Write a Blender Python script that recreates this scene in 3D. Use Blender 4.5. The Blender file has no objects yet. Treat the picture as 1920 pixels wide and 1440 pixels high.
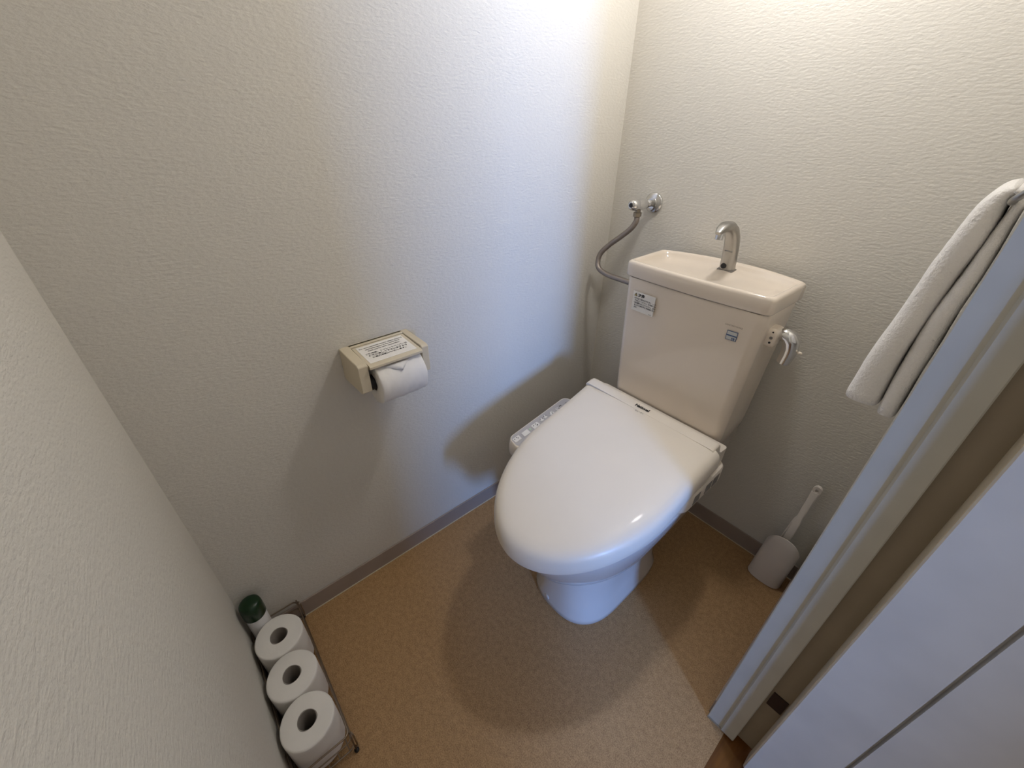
import bpy, bmesh, math, random
from mathutils import Vector, Matrix
random.seed(7)
PI = math.pi
C = bpy.context.scene.collection

# ------------------------------------------------------------------ materials
def new_mat(name):
    m = bpy.data.materials.new(name); m.use_nodes = True
    nt = m.node_tree; b = nt.nodes['Principled BSDF']
    return m, nt, b
def setp(b, **k):
    names = {'color': 'Base Color', 'rough': 'Roughness', 'metal': 'Metallic', 'coat': 'Coat Weight',
             'spec': 'Specular IOR Level', 'coat_rough': 'Coat Roughness', 'sheen': 'Sheen Weight', 'sss': 'Subsurface Weight'}
    for a, v in k.items():
        b.inputs[names[a]].default_value = (*v, 1) if a == 'color' else v
def add_bump(nt, b, scale, dist, strength=1.0, stretch=(1, 1, 1), detail=3, kind='NOISE', rough=0.55):
    tc = nt.nodes.new('ShaderNodeTexCoord'); mp = nt.nodes.new('ShaderNodeMapping')
    mp.inputs['Scale'].default_value = stretch
    if kind == 'NOISE':
        tx = nt.nodes.new('ShaderNodeTexNoise'); tx.inputs['Detail'].default_value = detail; tx.inputs['Roughness'].default_value = rough
    else:
        tx = nt.nodes.new('ShaderNodeTexVoronoi')
    tx.inputs['Scale'].default_value = scale
    bp = nt.nodes.new('ShaderNodeBump'); bp.inputs['Distance'].default_value = dist; bp.inputs['Strength'].default_value = strength
    nt.links.new(tc.outputs['Object'], mp.inputs['Vector']); nt.links.new(mp.outputs[0], tx.inputs['Vector'])
    nt.links.new(tx.outputs[0], bp.inputs['Height']); nt.links.new(bp.outputs[0], b.inputs['Normal'])
    return mp, tx, bp
def plain(name, color, rough=0.5, bump=None, var=0.04, **k):
    """solid colour with a faint procedural mottling"""
    m, nt, b = new_mat(name); setp(b, rough=rough, **k)
    tc = nt.nodes.new('ShaderNodeTexCoord'); tx = nt.nodes.new('ShaderNodeTexNoise'); tx.inputs['Scale'].default_value = 14
    rp = nt.nodes.new('ShaderNodeValToRGB')
    rp.color_ramp.elements[0].position = 0.3; rp.color_ramp.elements[1].position = 0.7
    rp.color_ramp.elements[0].color = (*[c * (1 - var) for c in color], 1)
    rp.color_ramp.elements[1].color = (*[min(1, c * (1 + var)) for c in color], 1)
    nt.links.new(tc.outputs['Object'], tx.inputs['Vector']); nt.links.new(tx.outputs[0], rp.inputs[0])
    nt.links.new(rp.outputs[0], b.inputs['Base Color'])
    if bump: add_bump(nt, b, *bump)
    return m
def wallpaper(name, color, stretch):
    m, nt, b = new_mat(name); setp(b, color=color, rough=0.72, spec=0.25)
    mp, tx, bp = add_bump(nt, b, 180, 0.0020, 0.75, stretch, 3.0)
    t2 = nt.nodes.new('ShaderNodeTexNoise'); t2.inputs['Scale'].default_value = 3.0
    tc = [n for n in nt.nodes if n.type == 'TEX_COORD'][0]
    rp = nt.nodes.new('ShaderNodeValToRGB')
    rp.color_ramp.elements[0].color = (*[c * 0.97 for c in color], 1); rp.color_ramp.elements[1].color = (*[c * 1.03 for c in color], 1)
    nt.links.new(tc.outputs['Object'], t2.inputs['Vector']); nt.links.new(t2.outputs[0], rp.inputs[0]); nt.links.new(rp.outputs[0], b.inputs['Base Color'])
    return m
WCOL = (0.67, 0.635, 0.565)
M = {}
M['wall_x'] = wallpaper('wallpaper facing x', WCOL, (1, 0.55, 1.3))
M['wall_y'] = wallpaper('wallpaper facing y', WCOL, (0.55, 1, 1.3))
def floor_mat():
    m, nt, b = new_mat('speckled beige vinyl'); setp(b, rough=0.42, spec=0.45)
    tc = nt.nodes.new('ShaderNodeTexCoord')
    n1 = nt.nodes.new('ShaderNodeTexNoise'); n1.inputs['Scale'].default_value = 420; n1.inputs['Detail'].default_value = 2
    n2 = nt.nodes.new('ShaderNodeTexNoise'); n2.inputs['Scale'].default_value = 90; n2.inputs['Detail'].default_value = 3
    ad = nt.nodes.new('ShaderNodeMath'); ad.operation = 'MULTIPLY_ADD'; ad.inputs[1].default_value = 0.7; 
    ml = nt.nodes.new('ShaderNodeMath'); ml.operation = 'MULTIPLY'; ml.inputs[1].default_value = 0.3
    rp = nt.nodes.new('ShaderNodeValToRGB')
    rp.color_ramp.elements[0].position = 0.36; rp.color_ramp.elements[1].position = 0.64
    rp.color_ramp.elements[0].color = (0.28, 0.155, 0.064, 1); rp.color_ramp.elements[1].color = (0.50, 0.31, 0.145, 1)
    nt.links.new(tc.outputs['Object'], n1.inputs['Vector']); nt.links.new(tc.outputs['Object'], n2.inputs['Vector'])
    nt.links.new(n2.outputs[0], ml.inputs[0]); nt.links.new(n1.outputs[0], ad.inputs[0]); nt.links.new(ml.outputs[0], ad.inputs[2])
    nt.links.new(ad.outputs[0], rp.inputs[0]); nt.links.new(rp.outputs[0], b.inputs['Base Color'])
    n3 = nt.nodes.new('ShaderNodeTexNoise'); n3.inputs['Scale'].default_value = 260; n3.inputs['Detail'].default_value = 2
    bp = nt.nodes.new('ShaderNodeBump'); bp.inputs['Distance'].default_value = 0.0006; bp.inputs['Strength'].default_value = 0.5
    nt.links.new(tc.outputs['Object'], n3.inputs['Vector']); nt.links.new(n3.outputs[0], bp.inputs['Height']); nt.links.new(bp.outputs[0], b.inputs['Normal'])
    return m
M['floor'] = floor_mat()
def wood_mat():
    m, nt, b = new_mat('orange brown wood boards'); setp(b, rough=0.35)
    tc = nt.nodes.new('ShaderNodeTexCoord'); mp = nt.nodes.new('ShaderNodeMapping'); mp.inputs['Scale'].default_value = (14, 1.2, 1)
    n = nt.nodes.new('ShaderNodeTexNoise'); n.inputs['Scale'].default_value = 5; n.inputs['Detail'].default_value = 6
    rp = nt.nodes.new('ShaderNodeValToRGB')
    rp.color_ramp.elements[0].color = (0.08, 0.022, 0.004, 1); rp.color_ramp.elements[1].color = (0.20, 0.075, 0.012, 1)
    rp.color_ramp.elements[0].position = 0.3; rp.color_ramp.elements[1].position = 0.7
    nt.links.new(tc.outputs['Object'], mp.inputs[0]); nt.links.new(mp.outputs[0], n.inputs['Vector']); nt.links.new(n.outputs[0], rp.inputs[0]); nt.links.new(rp.outputs[0], b.inputs['Base Color'])
    return m
M['wood'] = wood_mat()
M['skirt'] = plain('brown grey vinyl skirting', (0.33, 0.265, 0.22), 0.45)
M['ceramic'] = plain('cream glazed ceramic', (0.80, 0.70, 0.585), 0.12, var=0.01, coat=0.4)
M['pedestal'] = plain('glazed ceramic darkened for shade', (0.64, 0.615, 0.59), 0.14, var=0.01, coat=0.4)  # same ceramic as the cistern, darkened to offset the strong daylight
M['plastic'] = plain('cream glossy plastic', (0.80, 0.725, 0.625), 0.40, var=0.01, coat=0.08)
M['panelgrey'] = plain('light grey keypad foil', (0.46, 0.44, 0.45), 0.4)
M['white'] = plain('white print area', (0.80, 0.78, 0.76), 0.45)
M['paperlabel'] = plain('white sticker', (0.84, 0.81, 0.76), 0.5)
M['ink'] = plain('black ink', (0.02, 0.018, 0.015), 0.5)
M['inkgrey'] = plain('grey ink', (0.22, 0.2, 0.18), 0.5)
M['inkbrown'] = plain('faint brown ink', (0.42, 0.33, 0.25), 0.5)
M['blue'] = plain('blue print', (0.05, 0.10, 0.22), 0.4)
M['pale_blue'] = plain('pale blue print', (0.60, 0.60, 0.57), 0.4)
M['yellow'] = plain('dull yellow print', (0.55, 0.45, 0.15), 0.5)
M['green_led'] = plain('pale green lamp window', (0.5, 0.75, 0.5), 0.3)
M['chrome'] = plain('chrome', (0.72, 0.72, 0.72), 0.13, metal=1.0)
M['satin'] = plain('brushed chrome', (0.40, 0.39, 0.37), 0.32, metal=1.0, bump=(300, 0.0002, 0.3))
M['brass'] = plain('tarnished nut metal', (0.33, 0.29, 0.23), 0.4, metal=1.0)
def hose_mat():
    m, nt, b = new_mat('braided steel'); setp(b, color=(0.33, 0.285, 0.25), rough=0.38, metal=0.85)
    mp, tx, bp = add_bump(nt, b, 700, 0.0007, 0.9, (1, 1, 1), 2)
    return m
M['hose'] = hose_mat()
M['wire'] = plain('dark bronze wire', (0.30, 0.24, 0.18), 0.3, metal=1.0)
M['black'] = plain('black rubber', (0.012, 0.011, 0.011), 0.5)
M['bronze'] = plain('dark bronze hinge', (0.035, 0.018, 0.015), 0.45, metal=0.3)
M['paper'] = plain('soft toilet paper', (0.80, 0.765, 0.71), 0.9, bump=(60, 0.001, 0.4))
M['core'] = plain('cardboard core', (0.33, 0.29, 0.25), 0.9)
M['holder'] = plain('beige plastic', (0.62, 0.54, 0.40), 0.4)
M['towel'] = None
def towel_mat():
    m, nt, b = new_mat('white terry cloth'); setp(b, color=(0.86, 0.82, 0.76), rough=0.95, sheen=0.4)
    add_bump(nt, b, 240, 0.003, 0.9, (1, 1, 1), 4)
    return m
M['towel'] = towel_mat()
M['jamb'] = plain('grey painted door frame', (0.48, 0.465, 0.41), 0.42)
M['rebate'] = plain('beige brown frame board', (0.30, 0.245, 0.175), 0.5)
M['door'] = plain('pale grey door laminate', (0.61, 0.575, 0.515), 0.45, bump=(240, 0.0004, 0.4))
M['groove'] = plain('door groove shade', (0.40, 0.37, 0.36), 0.6)
M['green'] = plain('dark green cap', (0.001, 0.024, 0.003), 0.3)
M['brush'] = plain('off-white brush plastic', (0.80, 0.74, 0.66), 0.35)
def clear_mat():
    m, nt, b = new_mat('bulb glass'); setp(b, color=(1, 0.93, 0.82), rough=0.3)
    b.inputs['Emission Color'].default_value = (1.0, 0.985, 0.985, 1); b.inputs['Emission Strength'].default_value = 140.0
    return m
M['globe'] = clear_mat()

# ------------------------------------------------------------------ helpers
def link(name, bm, mat, parent=None, smooth=False, angle=None):
    bmesh.ops.recalc_face_normals(bm, faces=bm.faces)
    me = bpy.data.meshes.new(name); bm.to_mesh(me); bm.free()
    o = bpy.data.objects.new(name, me); C.objects.link(o)
    if mat is not None: me.materials.append(M[mat] if isinstance(mat, str) else mat)
    if smooth:
        for p in me.polygons: p.use_smooth = True
        if angle:
            try: me.set_sharp_from_angle(angle=math.radians(angle))
            except Exception: pass
    if parent is not None: o.parent = parent; o.matrix_parent_inverse = parent.matrix_world.inverted() if False else Matrix.Translation(-parent.location)
    return o
def thing(name, loc, label, cat, group=None):
    o = bpy.data.objects.new(name, None); C.objects.link(o); o.location = loc; o.empty_display_size = 0.05
    o['label'] = label; o['category'] = cat
    if group: o['group'] = group
    return o
def tag(o, label, cat, group=None):
    o['label'] = label; o['category'] = cat
    if group: o['group'] = group
    return o
def struct(o): o['kind'] = 'structure'; return o
def box(bm, a, b, bev=0, seg=2):
    r = bmesh.ops.create_cube(bm, size=1)
    vs = r['verts']; c = [(a[i] + b[i]) / 2 for i in range(3)]; s = [abs(b[i] - a[i]) for i in range(3)]
    for v in vs: v.co = Vector((c[0] + v.co.x * s[0], c[1] + v.co.y * s[1], c[2] + v.co.z * s[2]))
    if bev:
        es = list({e for v in vs for e in v.link_edges})
        bmesh.ops.bevel(bm, geom=es, offset=bev, segments=seg, affect='EDGES', profile=0.5)
def rings(bm, rs, cap0=True, cap1=True, closed=True):
    """rs = list of lists of points (equal length); joins consecutive rings"""
    V = [[bm.verts.new(p) for p in r] for r in rs]
    n = len(V[0])
    for a, b in zip(V, V[1:]):
        for i in range(n if closed else n - 1):
            j = (i + 1) % n
            try: bm.faces.new((a[i], a[j], b[j], b[i]))
            except Exception: pass
    if cap0: bm.faces.new(V[0])
    if cap1: bm.faces.new(list(reversed(V[-1])))
    return V
def cyl(bm, p0, p1, r0, r1=None, n=24, cap=True):
    r1 = r0 if r1 is None else r1
    p0 = Vector(p0); p1 = Vector(p1); d = (p1 - p0).normalized()
    u = d.orthogonal().normalized(); w = d.cross(u)
    R = [[p + r * (math.cos(2 * PI * i / n) * u + math.sin(2 * PI * i / n) * w) for i in range(n)] for p, r in ((p0, r0), (p1, r1))]
    rings(bm, R, cap, cap)
def lathe(bm, prof, origin, axis, n=32, cap=True):
    """prof = [(radius, distance along axis)]"""
    o = Vector(origin); d = Vector(axis).normalized(); u = d.orthogonal().normalized(); w = d.cross(u)
    rings(bm, [[o + d * h + r * (math.cos(2 * PI * i / n) * u + math.sin(2 * PI * i / n) * w) for i in range(n)] for r, h in prof], cap, cap)
def catmull(P, k=10):
    P = [Vector(p) for p in P]; Q = [P[0]] + P + [P[-1]]; out = []
    for i in range(1, len(Q) - 2):
        a, b, c, d = Q[i - 1:i + 3]
        for j in range(k):
            t = j / k
            out.append(0.5 * (2 * b + (c - a) * t + (2 * a - 5 * b + 4 * c - d) * t * t + (3 * b - a - 3 * c + d) * t ** 3))
    out.append(P[-1]); return out
def tube(bm, P, r, n=12, k=8, smooth=True, corr=None):
    Q = catmull(P, k) if smooth else [Vector(p) for p in P]
    up = None; R = []
    for i, q in enumerate(Q):
        t = (Q[min(i + 1, len(Q) - 1)] - Q[max(i - 1, 0)]).normalized()
        if up is None: up = t.orthogonal().normalized()
        up = (up - t * up.dot(t)).normalized(); w = t.cross(up)
        rr = r if corr is None else r * (1 + corr * math.sin(i * PI))
        if corr is not None: rr = r * (1.0 + (corr if i % 2 else -corr))
        R.append([q + rr * (math.cos(2 * PI * j / n) * up + math.sin(2 * PI * j / n) * w) for j in range(n)])
    rings(bm, R)
def rrect(hx, hy, r, n=6):
    pts = []
    for cx, cy, a0 in ((hx - r, hy - r, 0), (-hx + r, hy - r, 90), (-hx + r, -hy + r, 180), (hx - r, -hy + r, 270)):
        for i in range(n + 1):
            a = math.radians(a0 + 90 * i / n); pts.append((cx + r * math.cos(a), cy + r * math.sin(a)))
    return pts
def egg(xc, yb, yf, hw, ym, ef=2.1, eb=5, n=72):
    """two half superellipses joined at y = ym: front reaches yf (more negative), rear reaches yb"""
    pts = []
    for i in range(n):
        a = 2 * PI * i / n; c, s = math.cos(a), math.sin(a)
        e = ef if s < 0 else eb
        x = hw * math.copysign(abs(c) ** (2 / e), c)
        y = (ym - yf if s < 0 else yb - ym) * math.copysign(abs(s) ** (2 / e), s)
        pts.append((xc + x, ym + y))
    return pts
def text_mesh(name, body, size, mat, origin, xdir, ydir, parent, align='LEFT', bold=0.0, lift=0.0004, spacing=1.0, line=1.0):
    cu = bpy.data.curves.new(name, 'FONT'); cu.body = body; cu.size = size; cu.align_x = align; cu.offset = bold
    cu.space_character = spacing; cu.space_line = line; cu.resolution_u = 2
    t = bpy.data.objects.new(name + '_tmp', cu); C.objects.link(t)
    dg = bpy.context.evaluated_depsgraph_get(); me = bpy.data.meshes.new_from_object(t.evaluated_get(dg))
    bpy.data.objects.remove(t); bpy.data.curves.remove(cu)
    x = Vector(xdir).normalized(); z = x.cross(Vector(ydir)).normalized(); y = z.cross(x)
    for v in me.vertices: v.co = Vector(origin) + x * v.co.x + y * v.co.y + z * lift
    me.materials.clear(); me.materials.append(M[mat]); me.name = name
    o = bpy.data.objects.new(name, me); C.objects.link(o)
    if parent is not None: o.parent = parent; o.matrix_parent_inverse = inv(parent)
    return o
def inv(o):
    """inverse of the parent's placement (all things are unrotated and only translated)"""
    return Matrix.Translation(-o.location) if o.type == 'EMPTY' else Matrix.Identity(4)
def part(name, bm, mat, parent, smooth=False, angle=None):
    o = link(name, bm, mat, None, smooth, angle); o.parent = parent; o.matrix_parent_inverse = inv(parent); return o
BM = bmesh.new

# ------------------------------------------------------------------ room
W = 1.2651; H = 0.0591; XR = 0.830; JY = -0.5114; XO = 0.886; CH = 2.30
def wall(name, a, b, mat):
    bm = BM(); box(bm, a, b); return struct(link(name, bm, mat))
wall('wall_left', (-0.10, -W - 0.1, 0), (0, 0.1, CH), 'wall_x')
wall('wall_back', (0, 0, 0), (XO, 0.1, CH), 'wall_y')
wall('wall_front', (0, -W - 0.1, 0), (XO, -W, CH), 'wall_y')
wall('wall_right', (XR, JY + 0.008, 0), (XO, 0, CH), 'wall_x')
wall('wall_header', (XR, -W, 1.96), (XO, JY + 0.008, CH), 'wall_x')
wall('ceiling', (-0.1, -W - 0.1, CH), (XO, 0.1, CH + 0.08), 'wall_y')
bm = BM(); box(bm, (-0.1, -W - 0.1, -0.05), (0.868, 0.1, 0)); struct(link('floor', bm, 'floor'))
bm = BM(); box(bm, (0.868, -3.2, -0.06), (3.6, 1.0, -0.003)); struct(link('floor_hallway', bm, 'wood'))
def skirting(name, a, b):
    bm = BM(); box(bm, a, b, 0.0012, 1); return struct(link(name, bm, 'skirt'))
skirting('baseboard_left', (0, -W, 0), (0.0045, 0, H))
skirting('baseboard_back', (0.0045, -0.0045, 0), (XR, 0, H))
skirting('baseboard_front', (0.0045, -W, 0), (XR, -W + 0.0045, H))
skirting('baseboard_right', (XR - 0.0045, JY + 0.01, 0), (XR, -0.0045, H))
# pale sealant bead along the foot of the skirting
bm = BM(); box(bm, (0.0045, -W, 0), (0.0068, -0.0068, 0.002)); struct(link('trim_1', bm, 'holder'))
bm = BM(); box(bm, (0.0045, -0.0068, 0), (XR, -0.0045, 0.002)); struct(link('trim_2', bm, 'holder'))
# hallway beyond the door: a wall with the window the daylight comes through, plus two added wall pieces that trim the daylight
WX, WY, WZ, WW, WH = 3.30, -1.56, 1.15, 0.36, 0.62
wall('wall_daylight_block', (1.80, -3.2, 0), (1.90, -1.165, CH), 'wall_x')  # unseen wall piece, added to cut the left edge of the daylight
wall('wall_daylight_block_far', (1.62, -0.81, 0), (1.72, 1.0, CH), 'wall_x')  # unseen wall piece, added to keep daylight off door and jamb
wall('wall_window_side', (WX + 0.04, -3.2, 0), (WX + 0.14, WY - WW / 2, CH), 'wall_x')
wall('wall_window_far', (WX + 0.04, WY + WW / 2, 0), (WX + 0.14, 1.0, CH), 'wall_x')
wall('wall_window_below', (WX + 0.04, WY - WW / 2, 0), (WX + 0.14, WY + WW / 2, WZ - WH / 2), 'wall_x')
wall('wall_window_above', (WX + 0.04, WY - WW / 2, WZ + WH / 2), (WX + 0.14, WY + WW / 2, CH), 'wall_x')
bm = BM()
for a, b in (((WX + 0.05, WY - WW / 2, WZ - WH / 2), (WX + 0.09, WY - WW / 2 + 0.02, WZ + WH / 2)),
             ((WX + 0.05, WY + WW / 2 - 0.02, WZ - WH / 2), (WX + 0.09, WY + WW / 2, WZ + WH / 2)),
             ((WX + 0.05, WY - WW / 2, WZ - WH / 2), (WX + 0.09, WY + WW / 2, WZ - WH / 2 + 0.02)),
             ((WX + 0.05, WY - WW / 2, WZ + WH / 2 - 0.02), (WX + 0.09, WY + WW / 2, WZ + WH / 2))):
    box(bm, a, b, 0.002, 1)
struct(link('window_1', bm, 'jamb'))

# ------------------------------------------------------------------ door frame and door
fr = bpy.data.objects.new('door_1', None); C.objects.link(fr); fr.location = (XO, JY, 0); fr['kind'] = 'structure'
bm = BM()   # jamb: inner band (0.83 - 0.861) and the slightly prouder outer band (0.861 - 0.886)
prof = [(0.828, JY + 0.009), (0.828, JY + 0.0015), (0.8295, JY), (0.8575, JY), (0.8605, JY - 0.0035), (0.8855, JY - 0.0035), (0.887, JY - 0.002), (0.887, JY + 0.009)]
rings(bm, [[(x, y, 0.004) for x, y in prof], [(x, y, 1.96) for x, y in prof]])
part('jamb', bm, 'jamb', fr)
bm = BM(); box(bm, (0.828, JY - 0.002, 0.0), (0.862, JY + 0.008, 0.0042)); part('jamb_foot', bm, 'rebate', fr)
bm = BM(); rings(bm, [[(x, -1.712 + 0.0 - (y), z) for x, y in prof] for z in (0.0, 1.96)]); part('jamb', bm, 'jamb', fr)
bm = BM(); box(bm, (0.828, -1.21, 1.95), (0.887, JY, 1.975), 0.002, 1); part('head_jamb', bm, 'jamb', fr)
bm = BM(); box(bm, (0.8872, -0.500, 0.012), (0.9215, -0.470, 2.0)); part('rebate_board', bm, 'rebate', fr)
h = BM(); box(h, (0.8925, -0.5025, 0.190), (0.9180, -0.4995, 0.236)); part('hinge', h, 'bronze', fr)
h = BM(); box(h, (0.8925, -0.5025, 1.70), (0.9180, -0.4995, 1.746)); part('hinge', h, 'bronze', fr)
dl = thing('door', (0.92, -0.52, 0.0), 'pale grey laminate door standing open beside the frame, with one vertical groove', 'door')
bm = BM()
x0, x1, yf, yb = 0.9195, 1.56, -0.541, -0.507
dp = [(x0, yb), (x0, yf + 0.002), (x0 + 0.002, yf), (1.0075, yf), (1.0078, yf + 0.010), (1.0127, yf + 0.010), (1.0130, yf), (x1, yf), (x1, yb)]
rings(bm, [[(x, y, 0.006) for x, y in dp], [(x, y, 1.93) for x, y in dp]])
part('door_panel', bm, 'door', dl)
bm = BM(); box(bm, (x0 - 0.0008, yb + 0.0003, 0.006), (x0 + 0.004, yf + 0.0025, 1.93)); part('edge_band', bm, 'holder', dl)
bm = BM(); cyl(bm, (1.50, yf, 0.95), (1.50, yf - 0.045, 0.95), 0.012); 
lathe(bm, [(0.012, 0.04), (0.026, 0.046), (0.028, 0.060), (0.02, 0.070)], (1.50, yf, 0.95), (0, -1, 0)); part('door_knob', bm, 'chrome', dl, True, 40)

# ------------------------------------------------------------------ toilet
TX = 0.413
toilet = thing('toilet', (TX, -0.35, 0), 'cream toilet with closed lid, cistern hand basin and side control panel', 'toilet')
# pedestal bowl
bm = BM(); S = []
PX = 0.42
for z, yb_, yf_, hw, ef, ym in ((0.0, -0.253, -0.609, 0.120, 2.6, -0.47), (0.004, -0.250, -0.613, 0.122, 2.6, -0.47), (0.02, -0.250, -0.612, 0.121, 2.6, -0.47),
                           (0.06, -0.262, -0.608, 0.112, 2.5, -0.47), (0.12, -0.255, -0.606, 0.107, 2.4, -0.47), (0.18, -0.235, -0.608, 0.108, 2.4, -0.47),
                           (0.225, -0.215, -0.616, 0.112, 2.3, -0.47), (0.241, -0.20, -0.632, 0.120, 2.2, -0.47), (0.248, -0.19, -0.662, 0.134, 2.1, -0.47), (0.253, -0.185, -0.684, 0.145, 2.1, -0.47),
                           (0.262, -0.18, -0.695, 0.151, 2.1, -0.47), (0.295, -0.17, -0.712, 0.160, 2.1, -0.47), (0.335, -0.16, -0.732, 0.170, 2.1, -0.47), (0.365, -0.16, -0.745, 0.176, 2.1, -0.47),
                           (0.385, -0.16, -0.752, 0.179, 2.1, -0.47), (0.398, -0.16, -0.754, 0.180, 2.1, -0.47), (0.402, -0.16, -0.748, 0.176, 2.1, -0.47)):
    S.append([(x, y, z) for x, y in egg(PX, yb_, yf_, hw, ym, ef, 6, 96)])
rings(bm, S)
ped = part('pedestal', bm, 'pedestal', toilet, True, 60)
bm = BM(); lathe(bm, [(0.0085, -0.002), (0.0085, 0.001), (0.007, 0.0022), (0.003, 0.0026)], (0.402, -0.6102, 0.024), (-0.12, -0.99, 0.0), 20); part('bolt_cap', bm, 'pedestal', ped, True, 40)
# seat ring and washlet body
def lid_outline(xc, th, y0, L, w, e, w0, n=56, rear=14, vm=0.42, k=1.0):
    P = []
    for i in range(n + 1):
        v = 1 - (1 - i / n) ** 1.0
        v = math.sin(v * PI / 2)
        if v < vm: hw = w0 + (w - w0) * math.sin(v / vm * PI / 2)
        else: hw = w * max(0.0, 1 - min(1, (v - vm) / (1 - vm)) ** e) ** (1 / e)
        P.append((hw, -v * L))
    left = [(-a, b) for a, b in P]; right = list(reversed(P[:-1]))
    back = [(w0 - 2 * w0 * i / rear, 0) for i in range(1, rear)]
    pts = left + right + back
    c, s = math.cos(th), math.sin(th)
    return [(xc + x * c - y * s, y0 + x * s + y * c, -y / L) for x, y in pts]
LZR, LZF = 0.513, 0.414
def inset(out, cx, cy, d, hx, hy):
    return [(cx + (x - cx) * (1 - d / hx), cy + (y - cy) * (1 - d / hy), t) for x, y, t in out]
LO = lid_outline(0.4120, 0.03, -0.306, 0.467, 0.1950, 1.95, 0.1990, vm=0.39)
cx, cy, hx, hy = 0.42, -0.52, 0.195, 0.246
def zpl(t, dz): return LZR + (LZF - LZR) * t + dz   # t = 0 at y -0.281, 1 at y -0.773
def lid_ring(d, dz):
    out = []
    for x, y, t in LO:
        x2 = cx + (x - cx) * (1 - d / hx); yr = -0.306 + (x - 0.412) * 0.03; y2 = yr + (y - yr) * (1 - d / 0.467)
        out.append((x2, y2, zpl((-0.281 - y2) / 0.492, dz)))
    return out
bm = BM()
rings(bm, [lid_ring(0.006, -0.030), lid_ring(0.001, -0.031), lid_ring(0.0, -0.028), lid_ring(0.0, -0.016), lid_ring(0.0008, -0.004), lid_ring(0.003, 0.004), lid_ring(0.007, 0.010), lid_ring(0.013, 0.0145),
           lid_ring(0.022, 0.0170), lid_ring(0.035, 0.0182), lid_ring(0.07, 0.0190), lid_ring(0.12, 0.0195), lid_ring(0.17, 0.0195)])
lid = part('lid', bm, 'plastic', toilet, True, 50)
bm = BM(); rings(bm, [lid_ring(0.013, -0.048), lid_ring(0.010, -0.046), lid_ring(0.010, -0.033), lid_ring(0.014, -0.0285)]); part('seat', bm, 'plastic', toilet, True, 50)
# hinge cover behind the lid
def rbox(a, b, r, axis='x', n=5):
    """long rounded bar"""
    bm = BM(); box(bm, a, b, r, n); return bm
bm = BM(); R_ = []
HP = [(-0.309, 0.44), (-0.309, 0.5272), (-0.300, 0.5298), (-0.290, 0.5318), (-0.283, 0.5318), (-0.277, 0.5298), (-0.272, 0.5255), (-0.268, 0.517), (-0.262, 0.500), (-0.250, 0.492), (-0.214, 0.486), (-0.214, 0.44)]
for x, k in ((0.2170, 0.78), (0.2178, 0.88), (0.2200, 0.95), (0.2240, 0.985), (0.2290, 1.0), (0.5830, 1.0), (0.5880, 0.985), (0.5920, 0.95), (0.5942, 0.88), (0.5950, 0.78)):
    R_.append([(x, -0.285 + (y + 0.285) * (k if y > -0.30 else 1.0), 0.50 + (z - 0.50) * k) for y, z in HP])
rings(bm, R_)
part('hinge_cover', bm, 'plastic', toilet, True, 50)
# washlet body under the rear of the lid
bm = BM()
S = []
for z, g in ((0.402, 0.006), (0.405, 0.001), (0.41, 0.0), (0.448, 0.0), (0.452, 0.002)):
    S.append([(0.412 + x * 1.0, -0.325 + y, z) for x, y in rrect(0.198 - g, 0.100 - g, 0.03)])
rings(bm, S); wb = part('washlet_body', bm, 'plastic', toilet, True, 40)
for i, (ya, yb2) in enumerate(((-0.262, -0.290), (-0.296, -0.325), (-0.350, -0.378))):
    b2 = BM(); box(b2, (0.6095, ya, 0.412), (0.6105, yb2, 0.440)); part('rating_label', b2, 'inkgrey', wb)
# control panel
def cp_pt(u, v, z):   # u across 0..1 (outer->inner), v 0 front .. 1 rear
    A = Vector((0.188, -0.578)); B = Vector((0.150, -0.318)); Cc = Vector((0.240, -0.585)); D = Vector((0.215, -0.315))
    p = (A * (1 - v) + B * v) * (1 - u) + (Cc * (1 - v) + D * v) * u
    return (p.x, p.y, z)
def cp_ring(g, z, n=8):
    # rounded quad in (u,v) space
    pts = rrect(0.5 - g / 0.055, 0.5 - g / 0.26, 0.0001, 1); out = []
    ru, rv = 0.34, 0.075
    for cu_, cv_, a0 in ((1, 1, 0), (0, 1, 90), (0, 0, 180), (1, 0, 270)):
        for i in range(n + 1):
            a = math.radians(a0 + 90 * i / n)
            u = (cu_ - (2 * cu_ - 1) * ru) + ru * math.cos(a); v = (cv_ - (2 * cv_ - 1) * rv) + rv * math.sin(a)
            u = 0.5 + (u - 0.5) * (1 - 2 * g / 0.055); v = 0.5 + (v - 0.5) * (1 - 2 * g / 0.26)
            out.append(cp_pt(u, v, z))
    return out
bm = BM(); rings(bm, [cp_ring(0.006, 0.395), cp_ring(-0.002, 0.402), cp_ring(-0.003, 0.425), cp_ring(-0.0005, 0.443), cp_ring(0.0015, 0.4455)])
cp = part('control_panel', bm, 'plastic', toilet, True, 50)
bm = BM(); rings(bm, [cp_ring(0.0035, 0.4453), cp_ring(0.0035, 0.4460)]); part('keypad', bm, 'panelgrey', cp)
for v0, u0, dv, du in ((0.07, 0.42, 0.045, 0.30), (0.20, 0.44, 0.045, 0.30), (0.36, 0.42, 0.05, 0.30), (0.475, 0.34, 0.02, 0.18), (0.54, 0.32, 0.02, 0.18), (0.64, 0.38, 0.03, 0.22), (0.74, 0.4, 0.02, 0.2)):
    bm = BM(); q = [cp_pt(u0 - du / 2 * 1, v0 - dv, 0.4459), cp_pt(u0 + du / 2, v0 - dv, 0.4459), cp_pt(u0 + du / 2, v0 + dv, 0.4459), cp_pt(u0 - du / 2, v0 + dv, 0.4459)]
    rings(bm, [q, [(x, y, 0.4472) for x, y, z in q]]); part('button', bm, 'white', cp)
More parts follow.
